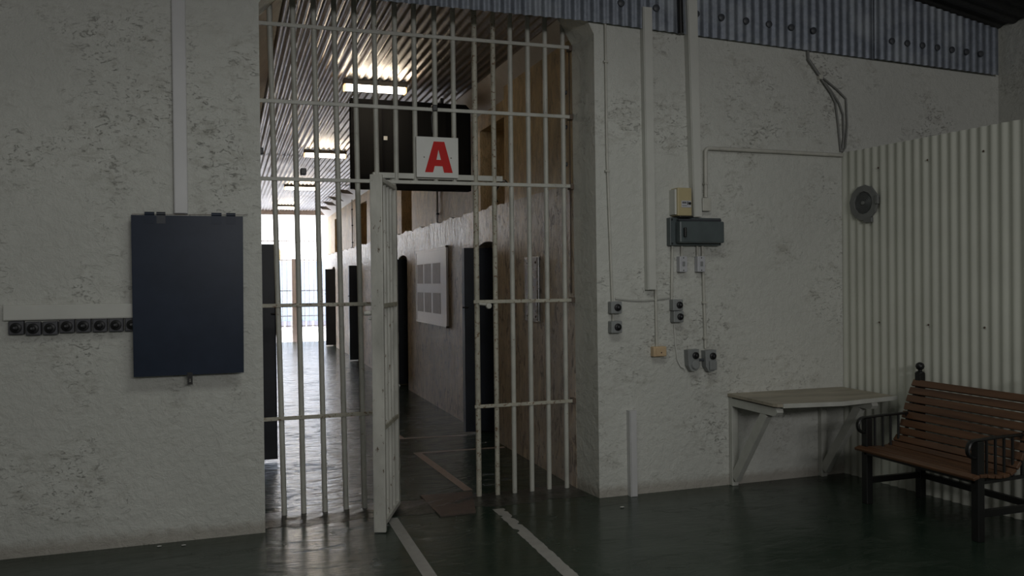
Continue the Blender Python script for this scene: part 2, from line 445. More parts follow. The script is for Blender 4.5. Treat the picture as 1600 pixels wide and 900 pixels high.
# lower wall with rough ledge line
lo = [(near_flat, 0)]
for y in CELLS:
    al = arch_loop(y, 0.66, 2.01); lo += [(al[0][0], 0)] + al[1:-1] + [(al[-1][0], 0)]
lo += [(YE, 0)]
y = YE
while y > near_flat:
    lo.append((y, 2.35 + 0.012 * math.sin(y * 7.3) + 0.010 * math.sin(y * 19))); y -= 0.12
lo.append((near_flat, 2.35))
holed(bm, lo, [], lambda u, v, d: (XR + d, u, v), 0.5)
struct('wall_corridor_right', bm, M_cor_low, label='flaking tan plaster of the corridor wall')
bm = new()
holes = [[(a, 2.36), (b, 2.36), (b, 3.22), (a, 3.22)] for a, b in WY]
holed(bm, [(near_flat, 2.30), (YE, 2.30), (YE, ZC), (near_flat, ZC)], holes, lambda u, v, d: (XR + 0.07 + d, u, v), 0.43)
holed(bm, [(YG - 0.02, 2.35), (near_flat, 2.35), (near_flat, ZC), (YG - 0.02, ZC)], [], lambda u, v, d: (XR + d, u, v), 0.5)
struct('wall_corridor_upper', bm, M_cor_up, label='ochre streaked upper wall of the corridor')
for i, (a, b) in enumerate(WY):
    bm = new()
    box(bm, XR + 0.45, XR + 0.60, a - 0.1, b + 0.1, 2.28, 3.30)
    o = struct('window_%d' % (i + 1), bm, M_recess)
for y in CELLS:
    pass
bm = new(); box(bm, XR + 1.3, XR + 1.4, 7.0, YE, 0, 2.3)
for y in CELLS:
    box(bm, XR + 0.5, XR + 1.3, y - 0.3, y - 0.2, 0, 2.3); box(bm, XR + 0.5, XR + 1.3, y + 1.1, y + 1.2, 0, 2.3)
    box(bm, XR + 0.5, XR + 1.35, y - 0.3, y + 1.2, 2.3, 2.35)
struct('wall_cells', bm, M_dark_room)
# corridor left wall
bm = new(); box(bm, XL - 0.30, XL, YF + 0.33, YE, 0, ZC); struct('wall_corridor_left', bm, M_cor_up)
# ceiling: two courses of corrugated iron, lapped
bm = new()
corr(bm, lambda u, v, d: (u, v, ZC + d), XL, XR + 0.08, YF + 0.0, 13.55, amp=0.010)
corr(bm, lambda u, v, d: (u, v, ZC - 0.006 + d), XL, XR + 0.08, 13.4, YE + 0.3, amp=0.010)
struct('ceiling', bm, M_ceil, True, 'corrugated galvanised iron ceiling of the corridor')
bm = new(); box(bm, XL - 0.3, XR + 0.6, YF + 0.34, YE + 0.3, ZC + 0.03, ZC + 0.08); struct('ceiling_cover', bm, M_roof)
# sloped boards along both ceiling edges
bm = new(); prism(bm, [(XR + 0.07, 3.39), (2.395, ZC - 0.004), (2.41, ZC + 0.02), (XR + 0.09, 3.41)], lambda u, v, d: (u, YF + 0.331 + d, v), YE - YF - 0.34)
struct('trim_2', bm, M_soffit, label='plain grey sloping board along the ceiling edge')
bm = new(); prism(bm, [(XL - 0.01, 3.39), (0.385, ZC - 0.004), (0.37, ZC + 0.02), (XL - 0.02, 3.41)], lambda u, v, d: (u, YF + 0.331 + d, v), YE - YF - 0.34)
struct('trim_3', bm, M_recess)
# end wall of the corridor above the opening is open; lintel strip only
# galvanised fascia of the hall, two sheets, with bolts
def fasc_bot(x): return 3.478 if x < 2.5 else 3.478 - 0.0315 * (x - 2.5)
def fascia(name, x0, x1, yo, lab):
    bm = new()
    corr(bm, lambda u, v, d: (u, yo - d, fasc_bot(u) + (zroof(u) - 0.02 - fasc_bot(u)) * v), x0, x1, 0, 1, amp=0.007)
    return struct(name, bm, M_fascia, True, lab)
f1 = fascia('trim_4', 0.05, 5.08, 5.535, 'blue grey corrugated fascia over the gateway')
f2 = fascia('trim_5', 5.05, 6.40, 5.520, 'darker corrugated fascia sheet near the right corner')
for f, xs in ((f1, [2.75, 3.04, 3.38, 3.60, 3.82, 4.03, 4.24, 4.45]), (f2, [5.22, 5.38, 5.54, 5.70, 5.86, 6.02, 6.18])):
    for x in xs:
        bm = new(); yb = 5.524 if f is f1 else 5.509
        z = fasc_bot(x) + 0.16
        lathe(bm, [(0.0, 0.016), (0.014, 0.014), (0.026, 0.008), (0.028, 0.0)], (x, yb, z), (0, -1, 0), 14)
        obj('bolt', bm, M_bolt, f, smooth=True)
# dark hall roof with a rafter, and a skylight frame
bm = new()
corr(bm, lambda u, v, d: (v, u, zroof(v) + 0.02 + d), -4.6, YF + 0.4, -1.95, 6.7, pitch=0.15, amp=0.012, step=6)
struct('ceiling_hall', bm, M_roof, label='dark roof of the hall')
for i, y in enumerate((4.6, 3.3)):
    bm = new(); beam(bm, (-1.75, y, zroof(-1.75) - 0.03), (6.45, y, zroof(6.45) - 0.03), 0.05, 0.10, (0, 1, 0)); struct('trim_%d' % (6 + i), bm, M_rust)

# cream corrugated partition, running slightly askew to the wall
def part_x(y): return 4.762 + 0.094 * (YF - y)
bm = new()
corr(bm, lambda u, v, d: (part_x(u) - d, u, v), 0.6, YF - 0.002, 0.0, 2.62, amp=0.0085)
pt = struct('wall_partition', bm, M_part, True, 'cream painted corrugated iron partition')
for k, y in enumerate([5.2, 4.75, 4.3]):
    for z in (1.25, 2.45):
        bm = new(); lathe(bm, [(0, 0.006), (0.007, 0.004), (0.008, 0)], (part_x(y + 0.011 * k) - 0.010, y + 0.011 * k, z), (-1, 0, 0), 8); obj('roofing_screw', bm, M_rust, pt)

# ---- outside the far end
bm = new(); box(bm, -12, 18, YE + 0.25, 44, -0.14, -0.02); struct('ground', bm, M_yard)

# ================================================================== GATE
gate = thing('barred_gate', 'white barred steel gate filling the corridor mouth, its narrow leaf open', 'gate', (1.38, YG, 0))
rr = 0.0185
BX = [(0.345, 0.285), (0.475, 0.44), (0.62, 0.58), (0.765, 0.72), (0.895, 0.86), (1.03, 1.00)]
for xb, xt in BX:
    bm = new(); tube(bm, [(xb, YG, 0.0), (xt, YG, 3.62)], rr, 12); obj('vertical_bar', bm, M_bars, gate, smooth=True)
for x in (1.74, 1.885, 2.02, 2.16, 2.30, 2.445):
    bm = new(); tube(bm, [(x + 0.002, YG, 0.0), (x, YG, 3.60)], rr * (1.12 if x == 1.74 else 1), 12); obj('vertical_bar', bm, M_barsrust if x < 1.9 else M_bars, gate, smooth=True)
for x in (1.15, 1.29, 1.44, 1.58):
    bm = new(); tube(bm, [(x, YG, 2.32), (x - 0.002, YG, 3.62)], rr, 12); obj('vertical_bar', bm, M_bars, gate, smooth=True)
def cross(x0, x1, z0, z1, m=M_bars):
    bm = new(); beam(bm, (x0, YG - 0.02, z0), (x1, YG - 0.02, z1), 0.026, 0.012, (0, 0, 1), 0.003); return obj('crossbar', bm, m, gate)
cross(XL, XR + 0.01, 3.37, 3.385); cross(XL, XR + 0.01, 2.845, 2.855); cross(XL, XR + 0.01, 2.315, 2.325)
for z, w in ((1.45, 0), (0.675, 0)):
    cross(XL, 1.08, z, z, M_barsrust); cross(1.71, XR + 0.01, z, z, M_barsrust)
# head frame above the leaf
bm = new(); box(bm, 0.98, 1.95, YG - 0.012, YG + 0.03, 2.345, 2.385, 0.003); obj('head_rail', bm, M_bars, gate)
# hinge post of the leaf
bm = new(); tube(bm, [(1.125, YG, 0), (1.125, YG, 2.34)], 0.022, 12); obj('hinge_post', bm, M_bars, gate, smooth=True)
# cord clips tied on the bars
for (x, z) in ((0.497, 2.37), (1.43, 2.86), (0.215, 2.50)):
    bm = new(); box(bm, x - 0.018, x + 0.022, YG - 0.035, YG + 0.02, z - 0.022, z + 0.024, 0.006); obj('cord_clip', bm, M_black, gate)
bm = new(); tube(bm, [(1.42, YG - 0.03, 2.85), (1.405, YG - 0.028, 2.79), (1.412, YG - 0.03, 2.68)], 0.004, 6); obj('hanging_cord', bm, M_black, gate)
# lock keeper on the jamb bar
bm = new(); tube(bm, [(1.75, YG - 0.03, 1.435), (1.80, YG - 0.05, 1.43)], 0.010, 8); lathe(bm, [(0, -0.018), (0.02, -0.014), (0.024, 0), (0.02, 0.014), (0, 0.018)], (1.815, YG - 0.055, 1.42), (0, -1, 0), 12)
obj('lock_keeper', bm, M_bars, gate, smooth=True)
# side lugs into the jambs
for z in (3.38, 2.855, 2.32, 1.45, 0.675):
    bm = new(); box(bm, XR - 0.03, XR + 0.0, YG - 0.03, YG + 0.03, z - 0.02, z + 0.02, 0.003); obj('wall_lug', bm, M_rust, gate)
# the open leaf
P0 = Vector((1.105, 5.83, 0.0)); P1 = Vector((0.905, 5.315, 0.0)); dv = (P1 - P0).normalized(); nv_ = Vector((-dv.y, dv.x, 0)); L = (P1 - P0).length
bm = new()
side = nv_
for (s, w, d) in ((0.0, 0.05, 0.05),):
    a = P0 + dv * s; beam(bm, a + Vector((0, 0, 0.03)), a + Vector((0, 0, 2.275)), d, w, side, 0.004)
for z in (0.045, 2.265):
    beam(bm, P0 + Vector((0, 0, z)), P1 + Vector((0, 0, z)), 0.055, 0.03, side, 0.003)
leaf = obj('gate_leaf', bm, M_leaf, gate)
bm = new(); a = P1 + dv * 0.012; beam(bm, a + Vector((0, 0, 0.005)), a + Vector((0, 0, 2.29)), 0.078, 0.035, side, 0.004); obj('closing_stile', bm, M_leaf, leaf)
for t in (0.2, 0.4, 0.6, 0.8):
    a = P0 + dv * (L * t); bm = new(); tube(bm, [a + Vector((0, 0, 0.05)), a + Vector((0, 0, 2.26))], 0.0175, 10); obj('leaf_bar', bm, M_leaf, leaf, smooth=True)
for z in (1.45, 0.66):
    bm = new(); beam(bm, P0 + nv_ * 0.022 + Vector((0, 0, z)), P1 + nv_ * 0.022 + Vector((0, 0, z)), 0.010, 0.028, side); obj('leaf_crossbar', bm, M_barsrust, leaf)
bm = new(); q = P1 + nv_ * -0.0
for sgn in (1,):
    c = P1 + Vector((-0.062, 0.01, 1.405)); lathe(bm, [(0, -0.03), (0.013, -0.027), (0.016, 0), (0.013, 0.027), (0, 0.03)], c, (1, 0, 0), 12)
    tube(bm, [c + Vector((0, 0, -0.035)), c + Vector((0.05, 0, -0.035))], 0.008, 8)
obj('lock_bolt', bm, M_leaf, leaf, smooth=True)
for z in (0.3, 1.2, 2.05):
    bm = new(); tube(bm, [(1.125, YG, z - 0.04), (1.125, YG, z + 0.04)], 0.028, 12); tube(bm, [(1.125, YG, z), P0 + Vector((0, 0, z))], 0.011, 8); obj('hinge', bm, M_bars, leaf, smooth=True)

# sign A
sg = thing('letter_sign', 'white square sign with a bold red letter A hung on the gate bars', 'sign', (1.445, YG - 0.04, 2.36))
SX0, SX1, SZ0, SZ1 = 1.288, 1.600, 2.355, 2.648
bm = new(); box(bm, SX0, SX1, YG - 0.043, YG - 0.036, SZ0, SZ1, 0.002); obj('panel', bm, M_white, sg)
def sm(x, y): return (SX0 + (x - 528) / 277 * (SX1 - SX0), SZ1 - (y - 358) / 307 * (SZ1 - SZ0))
outer = [sm(*p) for p in ((642, 392), (712, 392), (766, 626), (708, 626), (699, 578), (647, 578), (636, 626), (583, 626))]
hole = [sm(*p) for p in ((673, 452), (659, 530), (689, 530))]
bm = new(); holed(bm, outer, [hole], lambda u, v, d: (u, YG - 0.0432 - d, v), 0.0015); obj('letter_a', bm, M_red, sg, label='red letter A')
for x in (1.345, 1.545):
    bm = new(); lathe(bm, [(0, 0.003), (0.004, 0.002), (0.005, 0)], (x, YG - 0.043, 2.50), (0, -1, 0), 8); obj('screw', bm, M_rust, sg)

# ================================================================== CORRIDOR CONTENTS
# lit fluorescent fittings
def fitting(y, lab):
    t = thing('ceiling_light', lab, 'ceiling light', (1.40, y, 3.50), 'fluorescent fittings on the corridor ceiling')
    bm = new(); box(bm, 1.085, 1.715, y - 0.055, y + 0.055, 3.54, 3.592, 0.006); obj('housing', bm, M_fitting, t)
    bm = new(); prism(bm, [(y - 0.05, 3.54), (y - 0.045, 3.505), (y - 0.02, 3.488), (y + 0.02, 3.488), (y + 0.045, 3.505), (y + 0.05, 3.54)], lambda u, v, d: (1.11 + d, u, v), 0.58)
    obj('diffuser', bm, M_tube, t, label='glowing warm white diffuser')
    for x in (1.093, 1.690):
        bm = new(); box(bm, x, x + 0.017, y - 0.052, y + 0.052, 3.486, 3.54, 0.004); obj('end_cap', bm, M_tubeend, t)
    return t
f0 = fitting(8.25, 'lit fluorescent light nearest the gate, in front of the black overhead panel')
for y, lab in ((12.75, 'second lit fluorescent light along the corridor ceiling'), (17.3, 'third lit fluorescent light along the corridor ceiling'), (21.8, 'farthest lit fluorescent light, small, by the bright courtyard end')):
    c = copy_tree(f0, (1.40, y, 3.50)); c['label'] = lab

# black overhead box
bb = thing('overhead_panel', 'large black framed panel hanging high across the corridor behind the letter sign', 'panel', (1.87, 8.72, 2.72))
X0, X1, Y0, Y1, Z0, Z1 = 1.225, XR - 0.002, 8.74, 8.84, 2.585, 3.52
bm = new(); box(bm, X0, X1, Y0, Y1, Z0, Z1, 0.005); obj('body', bm, M_blackbox, bb)
bm = new()
fr = [(X0, Z0), (X1, Z0), (X1, Z1), (X0, Z1)]
ws = []
xs = [X0 + 0.05, X0 + 0.34, X0 + 0.69, X0 + 1.03, X1 - 0.02]
for a, b in zip(xs, xs[1:]): ws.append([(a + 0.012, Z0 + 0.05), (b - 0.012, Z0 + 0.05), (b - 0.012, Z1 - 0.09), (a + 0.012, Z1 - 0.09)])
ws = [[(x, z + (0.10 if z < 3 else 0)) for x, z in w] for w in ws]
holed(bm, fr, ws, lambda u, v, d: (u, Y0 - 0.012 + d, v), 0.012); obj('front_frame', bm, M_blackbox, bb)
for w in ws:
    bm = new(); box(bm, w[0][0], w[1][0], Y0 - 0.006, Y0 - 0.001, w[0][1], w[2][1]); obj('pane', bm, M_blackpane, bb)
bm = new(); box(bm, 1.565, 1.605, Y0 - 0.014, Y0 - 0.010, 3.10, 3.14); obj('tag', bm, M_white, bb, label='small white tag')
for x in (1.5, 2.2):
    bm = new(); box(bm, x, x + 0.03, 8.77, 8.80, Z1 - 0.002, ZC - 0.012); obj('hanger', bm, M_black, bb)

# cell doors (open leaves standing out from the wall)
def cell_door(y, lab, n, left=False):
    root = thing('cell_door', lab, 'door', ((XL if left else XR), y, 0.02), 'open cell doors along the corridor')
    x0, x1 = (XL + 0.004, 0.395) if left else (2.345, XR + 0.42)
    bm = new(); box(bm, x0, x1, y - 0.03, y + 0.03, 0.02, 1.955, 0.004); obj('door_leaf', bm, M_navyd, root)
    bm = new()
    if not left:
        box(bm, x0 - 0.006, x0, y - 0.04, y + 0.055, 0.02, 1.955, 0.002)
        obj('edge_strip', bm, M_navy, root)
    else:
        box(bm, x1, x1 + 0.006, y - 0.035, y + 0.035, 0.02, 1.955, 0.002); obj('edge_strip', bm, M_navy, root)
    for z in (0.35, 1.6):
        bm = new(); tube(bm, [((x0 if left else x1) , y - 0.035, z - 0.05), ((x0 if left else x1), y - 0.035, z + 0.05)], 0.012, 8); obj('hinge', bm, M_black, root)
    bm = new(); tube(bm, [((x1 - 0.03) if left else x0 + 0.03, y - 0.03, 1.33), ((x1 - 0.03) if left else x0 + 0.03, y - 0.06, 1.33), ((x1 + 0.04) if left else x0 - 0.035, y - 0.06, 1.33)], 0.008, 8); obj('bolt', bm, M_black, root)
    return root
labs = ['dark blue open cell door nearest the gate on the corridor right, behind the jamb bars',
        'dark open cell door just right of the open gate leaf',
        'narrow dark open cell door just left of the gate leaf',
        'farthest dark open cell door, standing clear beside the bright courtyard']
for i, y in enumerate(CELLS): cell_door(y + 0.60, labs[i], i)
cell_door(7.80, 'dark open cell door on the corridor left, half hidden by the wall edge', 9, True)

# notice board
nb = thing('notice_board', 'white notice board with two rows of grey sheets on the tan wall', 'notice board', (XR, 10.65, 1.06))
bm = new(); box(bm, XR - 0.022, XR - 0.002, 9.80, 11.49, 1.07, 2.01, 0.004); obj('panel', bm, M_notice, nb)
bm = new(); holed(bm, [(9.78, 1.05), (11.51, 1.05), (11.51, 2.03), (9.78, 2.03)], [[(9.81, 1.08), (11.48, 1.08), (11.48, 2.00), (9.81, 2.00)]], lambda u, v, d: (XR - 0.026 + d, u, v), 0.024); obj('frame', bm, M_notice, nb)
for (z0, z1) in ((1.58, 1.84), (1.20, 1.46)):
    for k, (a, b) in enumerate(((10.10, 10.50), (10.60, 10.98), (11.06, 11.42))):
        bm = new(); box(bm, XR - 0.0235, XR - 0.022, a, b, z0, z1); obj('sheet', bm, M_photo2 if (k == 2 and z0 > 1.5) else M_photo, nb)
for z in (2.03, 1.05):
    bm = new(); box(bm, XR - 0.03, XR, 9.77, 9.80, z - 0.012, z + 0.012); obj('corner_clip', bm, M_rust, nb)
# steel plate
sp = thing('steel_plate', 'bent shiny steel plate fixed on the corridor wall behind the right bars', 'plate', (XR, 6.82, 1.24))
bm = new(); box(bm, XR - 0.008, XR - 0.001, 6.64, 7.02, 1.245, 1.81, 0.002); obj('sheet', bm, M_plate, sp)
bm = new(); tube(bm, [(XR - 0.018, 6.645, 1.26), (XR - 0.018, 6.645, 1.80)], 0.014, 10); obj('rolled_edge', bm, M_plate, sp, smooth=True)
for z in (1.29, 1.76):
    for y in (6.74, 6.95):
        bm = new(); lathe(bm, [(0, 0.006), (0.01, 0.004), (0.012, 0)], (XR - 0.008, y, z), (-1, 0, 0), 10); obj('rivet', bm, M_rust, sp)
# steel strip with bolts beside the gate
st = thing('jamb_strip', 'thin rusty steel strip with bolts up the right jamb behind the gate', 'steel strip', (XR, 5.97, 0.0))
bm = new(); box(bm, XR - 0.003, XR, 5.955, 5.975, 1.5, 3.38, 0.001); obj('strip', bm, M_rust, st)
for z in (3.07, 2.80, 2.51):
    bm = new(); lathe(bm, [(0, 0.018), (0.012, 0.016), (0.016, 0.006), (0.018, 0)], (XR, 6.03, z), (-1, 0, 0), 12); obj('bolt', bm, M_bolt, st, smooth=True)
# conduits on the corridor upper wall
for y, z0, lab in ((10.5, 2.36, 'white vertical pipe with black clips on the ochre wall above the notice board'), (18.3, 2.30, 'distant thin pipe with clips on the pale upper wall beside the gate leaf')):
    t = thing('wall_pipe', lab, 'pipe', (XR + 0.06, y, z0))
    bm = new(); tube(bm, [(XR + 0.05, y, z0), (XR + 0.05, y, 3.42)], 0.012, 10); obj('pipe', bm, M_wsw, t, smooth=True)
    for z in (2.48, 2.85, 3.2):
        bm = new(); box(bm, XR + 0.035, XR + 0.07, y - 0.025, y + 0.025, z - 0.012, z + 0.012, 0.003); obj('clip', bm, M_black, t)
# brackets below the ceiling, far right
for i, (y, lab) in enumerate(((17.3, 'angled grey roof bracket nearest the overhead panel'), (18.8, 'second angled grey roof bracket from the overhead panel'), (20.0, 'third angled grey roof bracket from the overhead panel'), (21.2, 'farthest angled grey roof bracket under the ceiling edge'))):
    bm = new()
    prism(bm, [(2.12, 3.545), (2.36, 3.53), (2.47, 3.43), (2.25, 3.45)], lambda u, v, d: (u, y + d + 1.2 * (v - 3.4), v), 0.02)
    tag(obj('roof_bracket', bm, M_soffit), lab, 'bracket', 'roof brackets down the corridor')
# wiring loop over the first ledge
bm = new(); tube(bm, [(XR - 0.01, 7.45, 2.52), (XR - 0.015, 7.52, 2.56), (XR - 0.012, 7.66, 2.56), (XR - 0.012, 7.80, 2.50), (XR - 0.012, 7.83, 2.42), (XR - 0.02, 7.75, 2.38)], 0.008, 8)
tag(obj('loose_cable', bm, M_black, smooth=True), 'short loose black cable looping on the corridor wall beside the first window recess', 'cable')

# floor markings
def line(name, pts, m, lab, w=0.07):
    """painted stripe along a polyline as thin slab"""
    bm = new()
    for a, b in zip(pts, pts[1:]):
        beam(bm, (a[0], a[1], 0.0008), (b[0], b[1], 0.0008), w, 0.0016, Vector((b[1] - a[1], a[0] - b[0], 0)).normalized())
    return tag(obj(name, bm, m), lab, 'painted line')
line('floor_line', [(1.03, 5.60), (1.005, 3.2)], M_line, 'pale painted line on the hall floor running from the open gate leaf', 0.075)
# the right-hand line is chipped: ragged outline
bm = new(); pts = []
ys = [5.56 - 0.03 * i for i in range(80)]
Lp, Rp = [], []
for i, y in enumerate(ys):
    xx = 1.775 - 0.026 * (5.56 - y)
    jl = random.uniform(-0.004, 0.004); jr = random.uniform(-0.004, 0.004)
    if i in (2, 8, 13): jr -= 0.022
    if i in (6, 17, 18): jl += 0.022
    Lp.append((xx - 0.04 + jl, y)); Rp.append((xx + 0.04 + jr, y))
prism(bm, Lp + Rp[::-1], lambda u, v, d: (u, v, d), 0.0016)
tag(obj('floor_line', bm, M_line), 'chipped pale painted line on the hall floor right of the gateway', 'painted line')
line('floor_line', [(1.72, 6.14), (1.655, 7.66)], M_line2, 'faded pinkish line along the corridor floor just inside the gate', 0.07)
line('floor_line', [(1.62, 7.65), (2.50, 7.62)], M_line2, 'faded line across the corridor floor to the wall, nearer of two', 0.05)
line('floor_line', [(1.63, 8.42), (2.34, 8.36)], M_line2, 'faded line across the corridor floor in front of the first cell door, farther of two', 0.05)
line('floor_line', [(1.66, 8.45), (1.60, 9.6)], M_line2, 'short faded pinkish line along the corridor floor beyond the cross lines', 0.06)
bm = new(); prism(bm, [(1.335, 6.10), (1.73, 6.07), (1.60, 5.52), (1.345, 5.51)], lambda u, v, d: (u, v, d), 0.009)
tag(obj('floor_patch', bm, M_brick), 'dull terracotta patch in the floor below the gateway', 'floor patch')
bm = new(); bmesh.ops.create_icosphere(bm, subdivisions=1, radius=0.012); bmesh.ops.scale(bm, vec=(1.5, 1, 0.4), verts=bm.verts); bmesh.ops.translate(bm, vec=(2.60, 5.28, 0.005), verts=bm.verts)
tag(obj('paint_flake', bm, M_debris), 'tiny white paint flake on the green floor below the wall corner', 'debris')
for (x, y, lab) in ((-0.42, 5.50, 'tiny pale flake on the floor at the left wall foot, left one'), (-0.28, 5.47, 'tiny pale flake on the floor at the left wall foot, right one')):
    bm = new(); bmesh.ops.create_icosphere(bm, subdivisions=1, radius=0.010); bmesh.ops.scale(bm, vec=(1.6, 1, 0.4), verts=bm.verts); bmesh.ops.translate(bm, vec=(x, y, 0.004), verts=bm.verts)
    tag(obj('paint_flake', bm, M_debris), lab, 'debris')

# ================================================================== LEFT WALL ITEMS
def trunking(x0, x1, z0, z1, dep, lab, m=M_trunk, tilt=0.0, y=YF, cat='trunking', name='cable_trunking'):
    t = thing(name, lab, cat, ((x0 + x1) / 2, y - dep / 2, z0))
    bm = new(); box(bm, x0, x1, y - dep, y + 0.002, z0, z1, 0.004)
    b = obj('channel', bm, m, t)
    bm = new()
    if (z1 - z0) > (x1 - x0): box(bm, x0 + 0.006, x1 - 0.006, y - dep - 0.003, y - dep + 0.001, z0 + 0.004, z1 - 0.004, 0.001)
    else: box(bm, x0 + 0.004, x1 - 0.004, y - dep - 0.003, y - dep + 0.001, z0 + 0.006, z1 - 0.006, 0.001)
    obj('cover', bm, m, t)
    return t
trunking(-0.312, -0.232, 2.04, 4.3, 0.03, 'vertical pale cable trunking rising above the navy hatch', M_trunkg)
trunking(-1.245, -0.53, 1.40, 1.49, 0.035, 'horizontal cable trunking over the row of old switches')
def switch(x, z, w, lab, group, m=M_dkgrey, dep=0.045, kx=0.0, r=0.029, ring=True, hgt=None):
    """old square surface switch with a round black rotary knob; z is the lower edge"""
    h = hgt or w
    t = thing('wall_switch', lab, 'switch', (x, YF - dep / 2, z), group)
    bm = new(); box(bm, x - w / 2, x + w / 2, YF - dep, YF + 0.002, z, z + h, 0.006); obj('case', bm, m, t)
    bm = new(); lathe(bm, [(r + 0.002, 0.0), (r + 0.002, 0.004), (r, 0.010), (r * 0.62, 0.013), (r * 0.55, 0.020), (r * 0.3, 0.024), (0, 0.024)], (x + kx, YF - dep, z + h / 2), (0, -1, 0), 20)
    k = obj('dial', bm, M_knob, t, smooth=True)
    bm = new(); lathe(bm, [(0.007, 0.0), (0.006, 0.005), (0, 0.006)], (x + kx - 0.004, YF - dep - 0.022, z + h / 2 + 0.002), (0, -1, 0), 10); obj('pip', bm, M_knobdot, k, smooth=True)
    return t
n8 = ['leftmost', 'second from left', 'third from left', 'fourth from left', 'fourth from right', 'third from right', 'second from right', 'rightmost']
s0 = None
for i in range(8):
    x = -1.177 + 0.0885 * i; z = 1.317 + (-0.006 if i in (1, 2) else 0.003 * (i > 2))
    lab = 'dark square switch under the left trunking, %s of the eight%s' % (n8[i], ', touching the navy hatch' if i == 7 else '')
    if s0 is None: s0 = switch(x, z, 0.080, lab, 'row of eight dark switches'); base = (x, z)
    else:
        c = copy_tree(s0, (x, YF - 0.045 / 2, z)); c['label'] = lab
# navy hatch
h = thing('steel_hatch', 'navy blue steel hatch hinged at its top on the left wall', 'hatch', (-0.23, YF - 0.08, 1.045))
bm = new()
y0t, y0b = YF - 0.062, YF - 0.085
pl = [(-0.553, 2.025), (0.092, 2.025), (0.085, 1.045), (-0.548, 1.045)]
def hy(v): return y0b + (y0t - y0b) * (v - 1.045) / 0.98
holed(bm, pl, [], lambda u, v, d: (u, hy(v) + d, v), 0.022); obj('panel', bm, M_navy, h)
bm = new(); holed(bm, [(-0.53, 1.07), (0.07, 1.07), (0.075, 2.0), (-0.53, 2.0)], [[(-0.49, 1.11), (0.03, 1.11), (0.035, 1.96), (-0.49, 1.96)]], lambda u, v, d: (u, hy(v) + 0.0222 + d * (YF - hy(v) - 0.0222), v), 1.0); obj('frame', bm, M_navyd, h)
for x, w in ((-0.45, 0.055), (-0.385, 0.05), (-0.065, 0.06), (0.02, 0.055)):
    bm = new(); tube(bm, [(x - w / 2, y0t + 0.002, 2.035), (x + w / 2, y0t + 0.002, 2.035)], 0.011, 10); box(bm, x - w / 2, x + w / 2, y0t - 0.003, y0t, 1.975, 2.03); obj('hinge', bm, M_navy if w > 0.052 else M_navyd, h)
bm = new(); beam(bm, (-0.55, y0t + 0.01, 2.03), (0.12, y0t + 0.015, 2.036), 0.003, 0.006, (0, 0, 1)); obj('top_wire', bm, M_rust, h)
bm = new(); holed(bm, [(-0.246, 0.985), (-0.216, 0.985), (-0.216, 1.06), (-0.246, 1.06)], [[(-0.236, 1.0), (-0.226, 1.0), (-0.226, 1.02), (-0.236, 1.02)]], lambda u, v, d: (u, y0b - 0.006 + d, v), 0.005); obj('hasp', bm, M_black, h)

# ================================================================== RIGHT WALL ITEMS
def leanbox(xb0, xb1, xt0, xt1, z0, z1, dep, lab, m=M_trunk, y=YF):
    t = thing('cable_trunking', lab, 'trunking', ((xb0 + xb1) / 2, y - dep / 2, z0))
    bm = new(); prism(bm, [(xb0, z0), (xb1, z0), (xt1, z1), (xt0, z1)], lambda u, v, d: (u, y + 0.002 - d, v), dep); obj('channel', bm, m, t)
    bm = new(); prism(bm, [(xb0 + 0.006, z0 + 0.004), (xb1 - 0.006, z0 + 0.004), (xt1 - 0.006, z1 - 0.004), (xt0 + 0.006, z1 - 0.004)], lambda u, v, d: (u, y - dep - 0.001 - d * 1, v), 0.003); obj('cover', bm, m, t)
    return t
leanbox(2.945, 3.015, 2.925, 3.00, 1.525, 3.62, 0.055, 'vertical cable trunking ending in mid wall, left of the meter box')
leanbox(2.79, 2.845, 2.785, 2.842, 0.0, 0.635, 0.055, 'short stub of white trunking standing on the floor by the wall corner', M_trunkg)
leanbox(3.335, 3.405, 3.285, 3.375, 2.07, 3.97, 0.065, 'vertical cable trunking dropping past the fascia to the grey switchboard')
bm = new(); tube(bm, [(3.245, YF - 0.045, 3.45), (3.232, YF - 0.045, 4.15)], 0.022, 10); tag(obj('drain_pipe', bm, M_black, smooth=True), 'dark pipe running up over the galvanised fascia beside the trunking', 'pipe')
def conduit(name, pts, r, lab, m=M_conduit, clips=(), cat='conduit'):
    t = thing(name, lab, cat, pts[-1])
    bm = new(); tube(bm, pts, r, 10); obj('pipe', bm, m, t, smooth=True)
    for (x, z) in clips:
        bm = new(); box(bm, x - 0.018, x + 0.018, YF - 0.010 - 2 * r, YF - 0.0005, z - 0.008, z + 0.008, 0.002); obj('saddle', bm, m, t)
    return t
yc = YF - 0.014
conduit('conduit', [(2.636, yc, 3.50), (2.64, yc, 2.5), (2.672, yc, 1.435)], 0.009, 'thin vertical conduit down to the upper switch by the wall corner', clips=((2.637, 3.2), (2.64, 2.4)))
conduit('conduit', [(2.677, yc, 1.36), (2.675, yc, 1.28)], 0.008, 'short conduit linking the two switches by the wall corner')
conduit('conduit', [(3.03, yc, 1.56), (3.035, yc, 1.10)], 0.010, 'conduit down to the beige junction box')
conduit('conduit', [(3.175, yc, 1.87), (3.165, yc, 1.43)], 0.010, 'conduit from the grey switchboard down to the paired switches')
conduit('conduit', [(3.255, yc, 1.87), (3.255, yc, 1.77)], 0.009, 'short conduit above the left small white box')
conduit('conduit', [(3.39, yc, 1.87), (3.39, yc, 1.77)], 0.009, 'short conduit above the right small white box')
conduit('conduit', [(3.435, yc, 1.87), (3.455, yc, 1.07)], 0.011, 'long conduit from the switchboard down to the right grey outlet', clips=((3.447, 1.42), (3.452, 1.15)))
a = []
